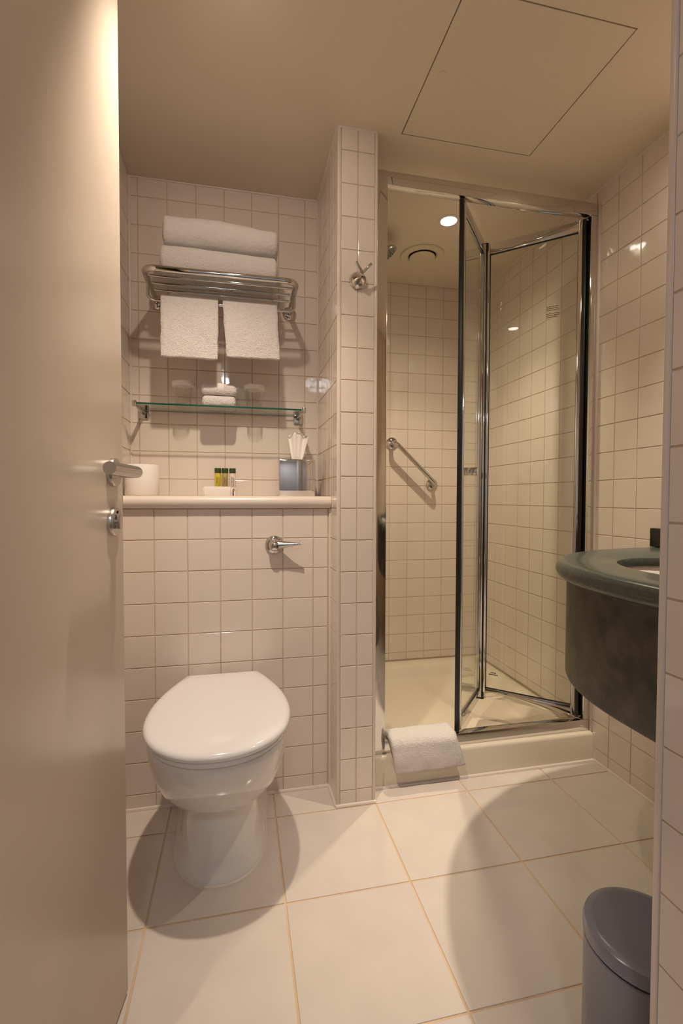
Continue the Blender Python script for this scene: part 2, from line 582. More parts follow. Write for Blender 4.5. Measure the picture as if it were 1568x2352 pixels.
# in local coordinates: +x = ddir ; +y = left of ddir (away from room) ; room face at y=0
dpart(MB().box(0, DW, 0, 0.040, 0.008, 2.05, .0015, 2), 'leaf', DOORP)
ZH, ZK = 1.047, 0.956
hx = DW - 0.052
dpart(MB().lathe([(.0265, 0), (.0265, .006), (.0250, .0085), (.010, .0088), (.010, .012)], (hx, 0, ZH), (0, -1, 0), 40), 'rose', STEEL)
path = fillet([(hx, -.006, ZH), (hx, -.049, ZH), (hx - .138, -.049, ZH)], .024, 8)
lev = MB().tube(path, .0105, 20)
dpart(lev, 'lever', STEEL)
esc = dpart(MB().lathe([(.0265, 0), (.0265, .006), (.0250, .0085), (.0001, .0088)], (hx, 0, ZK), (0, -1, 0), 40), 'lock_escutcheon', STEEL)
turn = MB()
turn.lathe([(.0085, .0085), (.0085, .011), (.007, .012)], (hx, 0, ZK), (0, -1, 0), 24)
prf = [(hx - .005, ZK - .013), (hx + .0045, ZK - .013), (hx + .0045, ZK + .013), (hx - .005, ZK + .013), (hx - .0075, ZK + .006), (hx - .0075, ZK - .006)]
turn.loft([[(x, -.0105, z) for x, z in prf], [(x, -.0160, z) for x, z in prf]])
t_ = turn.obj('thumb_turn', STEEL)
t_.parent = esc
ind = MB().lathe([(.0028, .0085), (.0028, .0094)], (hx + .001, 0, ZK + .0175), (0, -1, 0), 16).obj('indicator_hole', DARK)
ind.parent = esc
dpart(MB().box(DW - .001, DW + .0025, .001, .022, .972, 1.030), 'latch_plate', mat('bronze_latch', (.10, .055, .02), .5, .6))

# ------------------------------------------------------------------ toilet
TX = -0.053


def pan_ring(z, wd, yf, ym, wb, yb=1.5905, n=28, p=2.25, cx=TX):
    pts = [(cx - wb, yb, z)]
    for i in range(1, 6):
        t = i / 6
        s = math.sin(t * PI / 2)
        pts.append((cx - (wb + (wd - wb) * s), yb + (ym - yb) * t, z))
    for i in range(n + 1):
        a = PI * i / n
        c, s = math.cos(a), math.sin(a)
        ex = 2 / p
        X = -wd * (abs(c) ** ex) * (1 if c >= 0 else -1)
        Y = -(ym - yf) * (abs(s) ** ex)
        pts.append((cx + X, ym + Y, z))
    for i in range(5, 0, -1):
        t = i / 6
        s = math.sin(t * PI / 2)
        pts.append((cx + (wb + (wd - wb) * s), yb + (ym - yb) * t, z))
    pts.append((cx + wb, yb, z))
    return pts


toilet = thing('toilet', 'white back to wall toilet with closed lid', 'toilet', (TX, 1.35, 0))
pan = MB().loft([
    pan_ring(0.0, .128, 1.226, 1.42, .143), pan_ring(0.010, .128, 1.226, 1.42, .143), pan_ring(0.016, .124, 1.231, 1.42, .141),
    pan_ring(0.06, .112, 1.247, 1.42, .139), pan_ring(0.12, .104, 1.258, 1.42, .137), pan_ring(0.165, .101, 1.262, 1.42, .136),
    pan_ring(0.185, .104, 1.256, 1.41, .136), pan_ring(0.198, .114, 1.236, 1.39, .137), pan_ring(0.212, .127, 1.205, 1.37, .138),
    pan_ring(0.235, .142, 1.170, 1.345, .132), pan_ring(0.27, .157, 1.132, 1.32, .122), pan_ring(0.31, .168, 1.103, 1.305, .113),
    pan_ring(0.35, .175, 1.084, 1.295, .108), pan_ring(0.383, .178, 1.076, 1.29, .106), pan_ring(0.396, .178, 1.076, 1.29, .106),
    pan_ring(0.401, .174, 1.081, 1.29, .104)]).obj('pan', CERAMIC, angle=60)


def lid_ring(z, ins, yb=1.560, wb=.116):
    return pan_ring(z, .187 - ins, 1.054 + ins, 1.285, wb - ins, yb - ins, p=2.15)


seat = MB().loft([lid_ring(.402, .014), lid_ring(.4035, .0105), lid_ring(.416, .0105), lid_ring(.4185, .014)]).obj('seat', SEATP, angle=60)
lid = MB().loft([lid_ring(.4195, .006), lid_ring(.4205, .0022), lid_ring(.425, .0), lid_ring(.431, .001), lid_ring(.4355, .005), lid_ring(.4385, .012),
                 lid_ring(.4398, .024), lid_ring(.4408, .055), lid_ring(.4415, .10)]).obj('lid', SEATP, angle=60)
hin = [MB().tube([(TX + s - .018, 1.568, .418), (TX + s + .018, 1.568, .418)], .0095, 14).obj('hinge', SEATP) for s in (-.07, .07)]
sea = MB().loft([pan_ring(0.0, .133, 1.220, 1.42, .148), pan_ring(.005, .131, 1.222, 1.42, .146), pan_ring(.007, .128, 1.226, 1.42, .143)]).obj('base_sealant', CAULK)
adopt(toilet, pan, seat, lid, sea, *hin)

# flush lever on the boxing
fy = YB - .0022
flush = thing('flush_lever', 'chrome flush lever on the tiled boxing above the toilet', 'flush lever', (.114, fy, .845))
fp = MB().lathe([(.031, 0), (.031, .002), (.029, .006), (.025, .009), (.020, .011)], (.114, fy, .845), (0, -1, 0), 48).obj('cover_plate', CHROME)
lv = MB()
lv.lathe([(.020, .008), (.0205, .020), (.0195, .030), (.016, .037), (.010, .041), (.0001, .0425)], (.114, fy, .845), (0, -1, 0), 40)
lpts = [(.116, fy - .024, .846), (.130, fy - .027, .847), (.146, fy - .032, .8480), (.165, fy - .038, .849), (.185, fy - .043, .8500), (.1995, fy - .046, .8505)]
lv.tube(lpts, [.0165, .0150, .0115, .0078, .0052, .0046], 20)
lv = lv.obj('lever', CHROME)
adopt(flush, fp, lv)

# ------------------------------------------------------------------ towel rack
ZR = 1.713
XA, XB = -.288, .188
YFR, YLOW = 1.578, 1.660
rack = thing('towel_rack', 'chrome wall mounted hotel towel rack in the toilet niche', 'towel rack', (-.05, YN, ZR))
fr = MB().tube(fillet([(XA - .004, YN - .012, ZR), (XA, YFR, ZR), (XB, YFR, ZR), (XB + .004, YN - .012, ZR)], .040, 8), .0098, 18).obj('frame_tube', CHROME)
parts = [fr]
for y in (1.630, 1.684, 1.738):
    parts.append(MB().tube([(XA, y, ZR), (XB, y, ZR)], .0048, 12).obj('shelf_bar', CHROME))
for x in (XA - .004, XB + .004):
    parts.append(MB().lathe([(.0265, 0), (.0265, .004), (.025, .009), (.020, .013), (.014, .016)], (x, YN - .002, ZR), (0, -1, 0), 36).obj('wall_flange', CHROME))
lb = MB().tube(fillet([(XA - .001, YLOW, ZR - .004), (XA - .001, YLOW, 1.648), (XB + .001, YLOW, 1.648), (XB + .001, YLOW, ZR - .004)], .022, 7), .0052, 14).obj('towel_rail', CHROME)
parts.append(lb)
adopt(rack, *parts)

vs, fs = superbox(-.246, .130, 1.600, 1.838, 1.7245, 1.810, (96, 40, 26), amp=.0035, seed=1.3, sag=-.004, fold=.004)
# a soft fold line along the front of the lower towel
o = raw('bath_towel', vs, fs, TOWEL, angle=180)
tag(o, 'folded white bath towel lying directly on the towel rack', 'towel', 'bath towels on the rack')
vs, fs = superbox(-.240, .132, 1.604, 1.838, 1.813, 1.910, (96, 40, 26), amp=.005, seed=6.1, sag=-.010, fold=.010)
o = raw('bath_towel', vs, fs, TOWEL, angle=180)
tag(o, 'topmost folded white bath towel in the pile on the rack', 'towel', 'bath towels on the rack')


def hanging(name, label, x0, x1, xb0, xb1, zb, seed, y=YLOW, z=1.648, r=.0058, th=.013, back=.165, cat='towel', group=None, ztop=0.0, bottom_amp=.003):
    """towel folded over a rail: closed thick profile swept along x"""
    R0 = r + .0008
    R1 = r + th
    zt = z + ztop
    outer = []
    inner = []
    nz = 44
    for i in range(nz + 1):
        t = i / nz
        outer.append((-R1 - .006 * math.sin(PI * t), zb + (zt - zb) * t))
        inner.append((-R0, zb + (zt - zb) * t))
    na = 10
    for i in range(1, na):
        a = PI - PI * i / na
        outer.append((R1 * math.cos(a), zt + R1 * math.sin(a)))
        inner.append((R0 * math.cos(a), zt + R0 * math.sin(a)))
    nb = 12
    for i in range(nb + 1):
        t = i / nb
        outer.append((R1, zt - back * t))
        inner.append((R0, zt - back * t))
    prof_ = outer + inner[::-1]
    nx = 60
    rings = []
    for i in range(nx + 1):
        t = i / nx
        ring = []
        edge = max(0, 1 - min(t, 1 - t) * nx / 3.0)
        for (py, pz) in prof_:
            d = max(0.0, min(1.0, (zt - pz) / max(1e-4, zt - zb)))
            X0 = x0 + (xb0 - x0) * d
            X1 = x1 + (xb1 - x1) * d
            X = X0 + (X1 - X0) * t
            P = Vector((X, y + py, pz))
            sq = 1 - .35 * edge
            mid = -(R0 + R1) / 2 if py < -R0 * .5 else ((R0 + R1) / 2 if py > R0 * .5 else py)
            P.y = y + mid + (py - mid) * sq
            nn = noise.noise(P * 14 + Vector((seed, 0, 0)))
            P.y += nn * .003 * min(1, d * 3) + noise.noise(P * 150) * .0014
            P.z += noise.noise(Vector((X * 25, seed, 0))) * bottom_amp * d
            P.x += noise.noise(Vector((pz * 30, seed, 3))) * .003 * (1 if t in (0, 1) else .3)
            ring.append(P)
        rings.append(ring)
    o = MB().loft(rings).obj(name, TOWEL, angle=180)
    return tag(o, label, cat, group)


hanging('hand_towel', 'white hand towel hanging on the left half of the rail', -.247, -.066, -.2475, -.069, 1.462, 2.0, group='hand towels on the rail')
hanging('hand_towel', 'white hand towel hanging on the right half of the rail', -.052, .128, -.040, .137, 1.474, 9.0, group='hand towels on the rail')

# ------------------------------------------------------------------ glass shelf with cups and flannels
ZG = 1.318
shelf = thing('glass_shelf', 'narrow green edged glass shelf below the towel rack', 'shelf', (-.055, YN, ZG))
sy0, sy1 = 1.704, YN - .018
bmx = MB().box(-.338, .220, sy0, sy1, ZG - .003, ZG + .003)
gp = bmx.obj('glass_plate', [SHELFG, EDGEG], smooth=False)
for p in gp.data.polygons:
    p.material_index = 1 if abs(p.normal.z) < .5 else 0
parts = [gp]
for s, x in ((-1, -.341), (1, .227)):
    b = MB()
    b.box(x - .019, x + .019, YN - .010, YN - .002, ZG - .030, ZG + .022, .0045, 3)
    b.tube([(x, YN - .006, ZG - .004), (x, YN - .05, ZG - .0065), (x + s * .002, sy0 + .004, ZG - .002)], [.012, .0065, .0058], 14)
    b.lathe([(.0068, -.011), (.0078, -.004), (.0078, .006), (.006, .009)], (x + s * .002, sy0 + .003, ZG), (0, 0, 1), 20)
    parts.append(b.obj('bracket', CHROME))
adopt(shelf, *parts)


def tumbler(x, y, label):
    z = ZG + .0032
    t = thing('glass_tumbler', label, 'glass', (x, y, z), 'glasses on the shelf')
    prof_ = [(.0255, 0), (.0265, .003), (.0265, .034), (.0290, .038), (.0300, .046), (.0325, .083), (.0310, .083), (.0285, .046), (.0275, .038), (.0250, .034), (.0245, .010), (.0001, .008)]
    gl = MB().lathe(prof_, (x, y, z), (0, 0, 1), 36).obj('glass', CUPG)
    cp = MB().lathe([(.0375, .074), (.0385, .0745), (.0390, .087), (.0380, .089), (.0001, .0895), (.0001, .0885), (.0370, .0880)], (x, y, z), (0, 0, 1), 36).obj('paper_cap', PAPER)
    adopt(t, gl, cp)
    return t


tumbler(-.193, 1.775, 'glass tumbler with white paper cap left of the folded flannels')
tumbler(.0535, 1.775, 'glass tumbler with white paper cap right of the folded flannels')
vs, fs = superbox(-.127, -.010, 1.725, 1.835, ZG + .006, ZG + .044, (40, 26, 16), amp=.002, seed=3)
o = raw('face_cloth', vs, fs, TOWEL, angle=180)
tag(o, 'folded white face cloth lying on the glass shelf', 'face cloth', 'face cloths on the shelf')
fc = thing('face_cloth', 'upper folded white face cloth with a pale paper band', 'face cloth', (-.068, 1.78, ZG + .041), 'face cloths on the shelf')
vs, fs = superbox(-.130, -.007, 1.722, 1.835, ZG + .045, ZG + .085, (40, 26, 16), amp=.002, seed=8)
cl = raw('cloth', vs, fs, TOWEL, angle=180)
vs, fs = superbox(-.077, -.046, 1.7195, 1.838, ZG + .0500, ZG + .0875, (8, 18, 10), amp=.001, seed=8)
bd = raw('paper_band', vs, fs, PAPER, angle=180)
adopt(fc, cl, bd)

# ------------------------------------------------------------------ things on the ledge
z = ZL
roll = thing('toilet_roll', 'spare toilet roll standing on the ledge behind the door handle', 'toilet roll', (-.327, 1.74, z))
rp = MB().lathe([(.020, .001), (.054, .001), (.0555, .003), (.0555, .104), (.054, .106), (.020, .106)], (-.327, 1.74, z), (0, 0, 1), 48, cap=False).obj('paper', PAPER)
rc = MB().lathe([(.020, .001), (.020, .106), (.0185, .106), (.0185, .001)], (-.327, 1.74, z), (0, 0, 1), 30, cap=False).obj('cardboard_core', mat('cardboard', (.42, .32, .22), .9))
adopt(roll, rp, rc)


def text_mesh(body, size, m, extrude=.0003):
    cu = bpy.data.curves.new('txt', 'FONT')
    cu.body = body
    cu.size = size
    cu.extrude = extrude
    cu.align_x = 'LEFT'
    cu.resolution_u = 2
    to = bpy.data.objects.new('txt', cu)
    C.objects.link(to)
    bpy.context.view_layer.update()
    dg = bpy.context.evaluated_depsgraph_get()
    me = bpy.data.meshes.new_from_object(to.evaluated_get(dg))
    bpy.data.objects.remove(to)
    me.materials.clear()
    me.materials.append(m)
    return me


ctxt = text_mesh('CITRON', .0092, INK)
lb0 = MB()                                  # the fine second line of print is too small to read: short dashes
xx = 0.0
while xx < .030:
    lb0.box(xx, xx + .0026, 0, .0016, 0, .0003)
    xx += .0034
ltxt_o = lb0.obj('fine_print', INK, smooth=False)
ltxt = ltxt_o.data
bpy.data.objects.remove(ltxt_o)
for k, (bx, m, lab) in enumerate(((-.0755, YEL, 'small bottle of yellow liquid with dark green cap'),
                                  (-.0505, OLI, 'small bottle of olive brown liquid with dark green cap'),
                                  (-.0237, PAL, 'small bottle of pale milky lotion with dark green cap'))):
    by = 1.775
    t = thing('toiletry_bottle', lab, 'bottle', (bx, by, z), 'toiletry bottles on the ledge')
    body = MB().lathe([(.0100, 0), (.0112, .001), (.0116, .003), (.0116, .079), (.0105, .0835), (.008, .084)], (bx, by, z), (0, 0, 1), 28).obj('bottle_body', m)
    cap = MB().lathe([(.0112, .0838), (.0118, .0845), (.0118, .1005), (.0112, .1015), (.0001, .1017)], (bx, by, z), (0, 0, 1), 28).obj('cap', CAPG)
    adopt(t, body, cap)
    for me, dx, dz in ((ctxt, .0012, .0345), (ltxt, .0052, .0355)):
        tm = me.copy()
        # wrap the print round the front of the bottle: text x -> up, text y -> left
        for v in tm.vertices:
            X, Y, Z = v.co
            ang = (dx - Y) / .0117
            rad = .0117 + Z + .0002
            v.co = (rad * math.sin(ang), -rad * math.cos(ang), dz + X)
        to = bpy.data.objects.new('lettering' if me is ctxt else 'fine_print', tm)
        C.objects.link(to)
        to.parent = t

c1 = MB().box(-.1185, -.0295, 1.700, 1.726, z, z + .0335, .0012, 2).obj('soap_carton', CARTON)
tag(c1, 'small white soap carton standing in front of the bottles', 'carton', 'cartons in front of the bottles')
c2 = thing('soap_carton', 'second white carton peeping out behind the front soap carton', 'carton', (-.068, 1.745, z), 'cartons in front of the bottles')
cc = MB().box(-.1255, -.0120, 1.731, 1.757, z, z + .0300, .0012, 2).obj('carton', CARTON)
cp = MB()
for (x0, x1, z0, z1) in ((-.0230, -.0190, .001, .026), (-.0165, -.0145, .018, .024)):
    cp.box(x0, x1, 1.7302, 1.7312, z + z0, z + z1)
cp = cp.obj('printed_mark', INK, smooth=False)
cq = MB().box(-.0195, -.0155, 1.7300, 1.7312, z + .024, z + .0295).obj('yellow_flash', YEL, smooth=False)
adopt(c2, cc, cp, cq)

tb = thing('tissue_box', 'square mirror polished tissue box on the right end of the ledge', 'tissue box', (.205, 1.755, z))
bx = MB()
x0, x1, y0, y1, z1 = .138, .270, 1.700, 1.832, z + .134
bx.box(x0, x1, y0, y1, z, z1, .004, 3)
bx = bx.obj('box', mat('mirror_steel', (.74, .72, .69), .03, 1.0, bump=(7, .12, .004, 1)))
sl = MB().box(.180, .228, 1.745, 1.790, z1 - .0005, z1 + .0006).obj('slot', DARK, smooth=False)
ts = []
nu, nv = 16, 14
for i in range(nu + 1):
    for j in range(nv + 1):
        a = i / nu
        b = j / nv
        spread = .016 + .022 * b ** .8
        X = .211 + (a - .5) * 2 * spread + .006 * b
        Y = 1.768 + .010 * math.sin(a * 9 + 1) * b + .006 * math.sin(a * 17) * b + .012 * b * b
        Zz = z1 - .006 + .112 * b * (1 + .05 * math.sin(a * 5)) - .020 * b * abs(a - .62)
        ts.append((X, Y, Zz))
tf = [(i * (nv + 1) + j, (i + 1) * (nv + 1) + j, (i + 1) * (nv + 1) + j + 1, i * (nv + 1) + j + 1) for i in range(nu) for j in range(nv)]
tsu = raw('tissue', ts, tf, TISSUE, angle=180)
sm = tsu.modifiers.new('thickness', 'SOLIDIFY')
sm.thickness = .0006
adopt(tb, bx, sl, tsu)

# ------------------------------------------------------------------ robe hook
hy = YP - .0022
HX, HZ = .3700, 1.689
hk = thing('robe_hook', 'chrome double robe hook on the partition wall', 'hook', (HX, hy, HZ))
hb = MB().lathe([(.0285, 0), (.0285, .003), (.0270, .0045), (.0262, .008), (.0245, .012), (.019, .018), (.011, .022), (.0075, .026), (.0072, .040), (.0075, .046), (.006, .049), (.0001, .050)],
                (HX, hy, HZ), (0, -1, .12), 40).obj('wall_base', CHROME)
pr = []
for s in (-1, 1):
    a0 = Vector((HX + .004, hy - .041, HZ + .007))
    a1 = Vector((HX + .005 + s * .025, hy - .053, HZ + .033))
    pr.append(MB().tube([a0, a0.lerp(a1, .5), a0.lerp(a1, .95), a1], [.0046, .0044, .0046, .0034], 14).obj('prong', CHROME))
adopt(hk, hb, *pr)

# ------------------------------------------------------------------ shower tray
def rrect(x0, x1, y0, y1, z, r, n=6):
    pts = []
    for (cx, cy, a0) in ((x1 - r, y1 - r, 0), (x0 + r, y1 - r, PI / 2), (x0 + r, y0 + r, PI), (x1 - r, y0 + r, 1.5 * PI)):
        for i in range(n + 1):
            a = a0 + PI / 2 * i / n
            pts.append((cx + r * math.cos(a), cy + r * math.sin(a), z))
    return pts


tx0, tx1, ty0, ty1 = PX1 + .0015, XR - .0015, YF, YS - .0015
ZT = .109


def tr_ring(ins, zz, r):
    return rrect(tx0 + ins, tx1 - ins, ty0 + ins, ty1 - ins, zz, r)


tray = thing('shower_tray', 'raised ivory shower tray behind the floor step', 'shower tray', ((tx0 + tx1) / 2, ty0, 0))
tb_ = MB().loft([tr_ring(0, 0, .004), tr_ring(0, ZT - .012, .004), tr_ring(.0025, ZT - .005, .005), tr_ring(.007, ZT - .0012, .008), tr_ring(.013, ZT, .012),
                 tr_ring(.078, ZT, .05), tr_ring(.086, ZT - .003, .055), tr_ring(.094, ZT - .010, .06), tr_ring(.118, .062, .07), tr_ring(.130, .053, .075), tr_ring(.150, .050, .08),
                 tr_ring(.36, .046, .05)]).obj('tray_body', TRAY, angle=60)
dr = MB().lathe([(.042, .000), (.042, .003), (.036, .005), (.0001, .005)], (1.12, 2.16, .0470), (0, 0, 1), 32).obj('drain_cover', CHROME)
adopt(tray, tb_, dr)

# ------------------------------------------------------------------ shower enclosure
FY0, FY1 = 1.560, 1.592          # frame front and back
ZS0, ZS1, ZHD0, ZHD1 = ZT + .0005, .151, 2.060, 2.106
enc = thing('shower_enclosure', 'chrome framed shower enclosure with half open folding glass door', 'shower door', (.88, FY0, ZT))
EP = []
sill = MB().box(PX1 + .006, XR - .009, FY0, FY1, ZS0, ZS1, .002, 2).obj('sill_rail', ALU)
hd = MB().box(PX1 + .006, XR - .009, FY0, FY1, ZHD0, ZHD1, .002, 2).obj('header_rail', ALU)
jl = MB().box(PX1 + .004, .4935, FY0 - .002, FY1, ZS0, ZHD1, .002, 2).obj('jamb', ALU)
jr = MB().box(1.291, XR - .0065, FY0, FY1, ZS1, ZHD0, .002, 2).obj('jamb', ALU)
EP += [sill, hd, jl, jr]
adopt(enc, *EP)


def leaf(p0, p1, name, lead, label):
    """folding leaf: aluminium frame mesh, glass and seals below it"""
    p0, p1 = Vector((*p0, 0)), Vector((*p1, 0))
    d = (p1 - p0)
    Lg = d.length
    d.normalize()
    n = Vector((-d.y, d.x, 0))
    z0, z1 = ZS1 + .006, ZHD0 - .006
    M = Matrix(((d.x, n.x, 0, p0.x), (d.y, n.y, 0, p0.y), (0, 0, 1, 0), (0, 0, 0, 1)))
    Mi = Matrix.Translation(-Vector(enc.location)) @ M
    th = .011
    sw = .014
    f = MB()
    f.box(0, sw, -th, th, z0, z1, .0015, 2)
    f.box(Lg - sw, Lg, -th, th, z0, z1, .0015, 2)
    f.box(sw, Lg - sw, -th * .8, th * .8, z1 - .040, z1, .0015, 2)
    f.box(sw, Lg - sw, -th * .8, th * .8, z0, z0 + .038, .0015, 2)
    fo = f.obj(name, ALU)
    fo.data.transform(Mi)
    fo.parent = enc
    fo['label'] = label
    gl = MB().box(sw - .003, Lg - sw + .003, -.0025, .0025, z0 + .034, z1 - .036).obj('glass_pane', GLASS, smooth=False)
    gk = MB()
    for yy in (-.0036, .0036):
        gk.box(sw - .0005, sw + .0016, yy - .001, yy + .001, z0 + .038, z1 - .040)
        gk.box(Lg - sw - .0016, Lg - sw + .0005, yy - .001, yy + .001, z0 + .038, z1 - .040)
        gk.box(sw, Lg - sw, yy - .001, yy + .001, z1 - .0416, z1 - .0395)
        gk.box(sw, Lg - sw, yy - .001, yy + .001, z0 + .0375, z0 + .0396)
    gk = gk.obj('gasket', RUBBER, smooth=False)
    se = MB()
    if lead == 'start':
        se.box(-.013, 0, -.008, .008, z0 - .003, z1 + .003, .002, 2)
        se.box(Lg, Lg + .006, -.006, .006, z0 + .02, z1 - .03)
    else:
        se.box(Lg, Lg + .013, -.009, .009, z0 - .003, z1 + .003, .002, 2)
        se.box(-.006, 0, -.006, .006, z0 + .02, z1 - .03)
    se = se.obj('edge_seal', RUBBER)
    for o in (gl, gk, se):
        o.data.transform(Mi)
        o.parent = fo
    return fo, M, Lg, Mi


P0, P1, P2 = (.7755, 1.577), (1.0055, 1.836), (1.277, 1.592)
la, MA, LA, MiA = leaf(P0, (P1[0] - .005, P1[1] - .003), 'door_leaf', 'start', 'narrow folding leaf nearest the opening')
lb_, MBm, LB, MiB = leaf((P1[0] + .008, P1[1] - .004), P2, 'door_leaf', 'end', 'folding leaf pivoted at the right jamb')
hg = [MB().tube([(P1[0] + .0015, P1[1] - .0105, ZS1 + .02), (P1[0] + .0015, P1[1] - .0105, ZHD0 - .03)], .0065, 10).obj('fold_gasket', RUBBER)]
for (z0, z1) in ((ZS1 - .002, ZS1 + .024), (ZHD0 - .030, ZHD0 - .002)):
    b = MB()
    b.tube([(P1[0] + .002, P1[1] - .008, z0), (P1[0] + .002, P1[1] - .008, z1)], .012, 12)
    b.box(P1[0] - .014, P1[0] + .026, P1[1] - .018, P1[1] + .008, z0 + .004, z1 - .004, .003, 2)
    hg.append(b.obj('fold_hinge', RUBBER))
adopt(enc, *hg)
# reeded chrome knobs through the narrow leaf
kn = MB()
for s in (-1, 1):
    prof_ = [(.0135, .0003), (.0155, .002), (.0158, .010), (.0138, .0120), (.0158, .014), (.0158, .024), (.0140, .0275), (.0001, .0285)]
    seg = 36
    rings = []
    for r_, h in prof_:
        ring = []
        for k in range(seg):
            a = 2 * PI * k / seg
            rr_ = r_ * (1 + (.045 * math.cos(9 * a) if r_ > .011 else 0))
            ring.append((LA * .40 + rr_ * math.cos(a), s * (.0027 + h), 1.105 + rr_ * math.sin(a)))
        rings.append(ring)
    kn.loft(rings)
kn = kn.obj('door_knob', CHROME)
kn.data.transform(MiA)
kn.parent = la
# small printed notice and maker's mark on the glass of the pivoting leaf (illegible at this size)
pm = MB()
for i, ln in enumerate((.042, .041, .045, 0, .045, .047, .040)):
    if ln == 0:
        continue
    zz = 1.752 - i * .0068
    x = .0
    while x < ln:
        wl_ = random.uniform(.004, .009)
        pm.box(LB * .655 + x, LB * .655 + min(ln, x + wl_), -.0030, -.0026, zz, zz + .0022)
        x += wl_ + .0012
mk = MB()
for i, (x0, ln) in enumerate(((.008, .018), (.001, .034))):
    x = x0
    while x < x0 + ln:
        wl_ = random.uniform(.002, .0045)
        mk.box(LB * .075 + x, LB * .075 + x + wl_, -.0030, -.0026, .262 - i * .0075, .2665 - i * .0075)
        x += wl_ + .0008
for nm, b in (('printed_notice', pm), ('maker_mark', mk)):
    o = b.obj(nm, INKG, smooth=False)
    o.data.transform(MiB)
    o.parent = lb_

# bath mat folded over the sill
ym_, zm_ = (FY0 + FY1) / 2, ZS1


def mat_towel():
    th = .021
    prof_o, prof_i = [], []
    # outer surface from the front hem, over the sill, to the back inside the tray
    zb = .060
    yfro = FY0 - .030
    for i in range(15):
        t = i / 14
        prof_o.append((yfro - th * .8 - .004 * math.sin(PI * t), zb + (zm_ - .006 - zb) * t))
        prof_i.append((yfro + (FY0 - .004 - yfro) * max(0, (t - .72) / .28), zb + (zm_ - zb + .001) * t))
    for i in range(1, 9):
        a = PI - PI / 2 * i / 8
        prof_o.append((FY0 - .006 + (FY0 - .006 - (yfro - th * .8)) * math.cos(a), zm_ - .006 + (th + .012) * math.sin(a)))
        prof_i.append((FY0 - .004 + .0006 * i, zm_ + .001))
    for i in range(1, 7):
        t = i / 6
        prof_o.append((FY0 - .006 + (FY1 + .008 - FY0 + .006) * t, zm_ + .006 + th - .002 * t))
        prof_i.append((FY0 + (FY1 + .002 - FY0) * t, zm_ + .001))
    for i in range(1, 9):
        t = i / 8
        prof_o.append((FY1 + .008 + .016 * math.sin(PI / 2 * min(1, t * 2)), zm_ + .004 + th - t * .060))
        prof_i.append((FY1 + .002, zm_ + .001 - t * .034))
    ring0 = prof_o + prof_i[::-1]
    rings = []
    nx = 80
    for i in range(nx + 1):
        t = i / nx
        ring = []
        e = min(t, 1 - t) * nx
        sq = 1 if e >= 4 else (.5, .72, .86, .95)[int(e)]
        for k, (py, pz) in enumerate(ring0):
            d = max(0, (zm_ - pz) / (zm_ - zb))
            x0 = .506 + .013 * d
            x1 = .748 + .030 * d
            X = x0 + (x1 - x0) * t
            P = Vector((X, py, pz))
            j = len(ring0) - 1 - k
            q = ring0[j]
            P.y = (py + q[0]) / 2 + (py - q[0]) / 2 * sq
            P.z = (pz + q[1]) / 2 + (pz - q[1]) / 2 * sq
            nn = noise.noise(P * 17 + Vector((4, 0, 0)))
            if k < len(prof_o):
                P.y += nn * .0035 - .0012
                P.z += noise.noise(P * 23) * .002
                P.y += noise.noise(P * 150) * .0014
            if k < 3 or k > len(ring0) - 4:
                P.z += noise.noise(Vector((X * 20, 2, 0))) * .003 + .004 * t - .002
            P.x += noise.noise(Vector((pz * 26, py * 20, 7 + t))) * .004
            ring.append(P)
        rings.append(ring)
    return MB().loft(rings).obj('bath_mat', TOWEL, angle=180)


tag(mat_towel(), 'folded white bath mat hung over the shower step', 'bath mat')

# ------------------------------------------------------------------ shower fittings
gy = YS - .0022
gb = thing('grab_bar', 'slanted chrome grab bar on the shower back wall', 'grab bar', (.92, gy, 1.19))
a, b = Vector((.808, gy, 1.298)), Vector((1.040, gy, 1.078))
off = Vector((0, -.062, 0))
bar = MB().tube(fillet([a + Vector((0, -.006, 0)), a + off, b + off, b + Vector((0, -.006, 0))], .045, 9), .0115, 18).obj('bar', CHROME)
fls = [MB().lathe([(.0335, 0), (.0335, .003), (.031, .007), (.022, .012), (.014, .016)], p, (0, -1, 0), 36).obj('wall_flange', CHROME) for p in (a, b)]
adopt(gb, bar, *fls)

sh = thing('overhead_shower', 'round chrome shower head high on the left shower wall', 'shower head', (PX1 + .0055, 2.05, 2.09))
ax = Vector((.52, 0, -.855)).normalized()
hc = Vector((.620, 2.05, 2.077))
arm = MB().tube(fillet([(PX1 + .005, 2.05, 2.105), (.53, 2.05, 2.125), hc - ax * .030], .04, 8), .009, 14)
arm.lathe([(.028, 0), (.027, .004), (.012, .008)], (PX1 + .0055, 2.05, 2.105), (1, 0, 0), 28)
arm = arm.obj('arm', CHROME)
hdm = MB().lathe([(.010, -.032), (.014, -.026), (.032, -.022), (.056, -.013), (.072, -.002), (.075, .005), (.073, .010), (.066, .011), (.0001, .011)], hc, ax, 40).obj('head', mat('grey_chrome', (.55, .56, .50), .22, .9))
nz_ = MB()
n1 = ax.orthogonal().normalized()
n2 = ax.cross(n1)
for rr_, cnt in ((.058, 22), (.042, 16), (.026, 10)):
    for k in range(cnt):
        a_ = 2 * PI * k / cnt
        nz_.lathe([(.0032, 0), (.0022, .006)], hc + ax * .0105 + n1 * rr_ * math.cos(a_) + n2 * rr_ * math.sin(a_), ax, 8)
nz_ = nz_.obj('nozzle_ring', mat('grey_rubber', (.22, .23, .20), .6))
nz_['kind'] = 'stuff'
adopt(sh, arm, hdm, nz_)

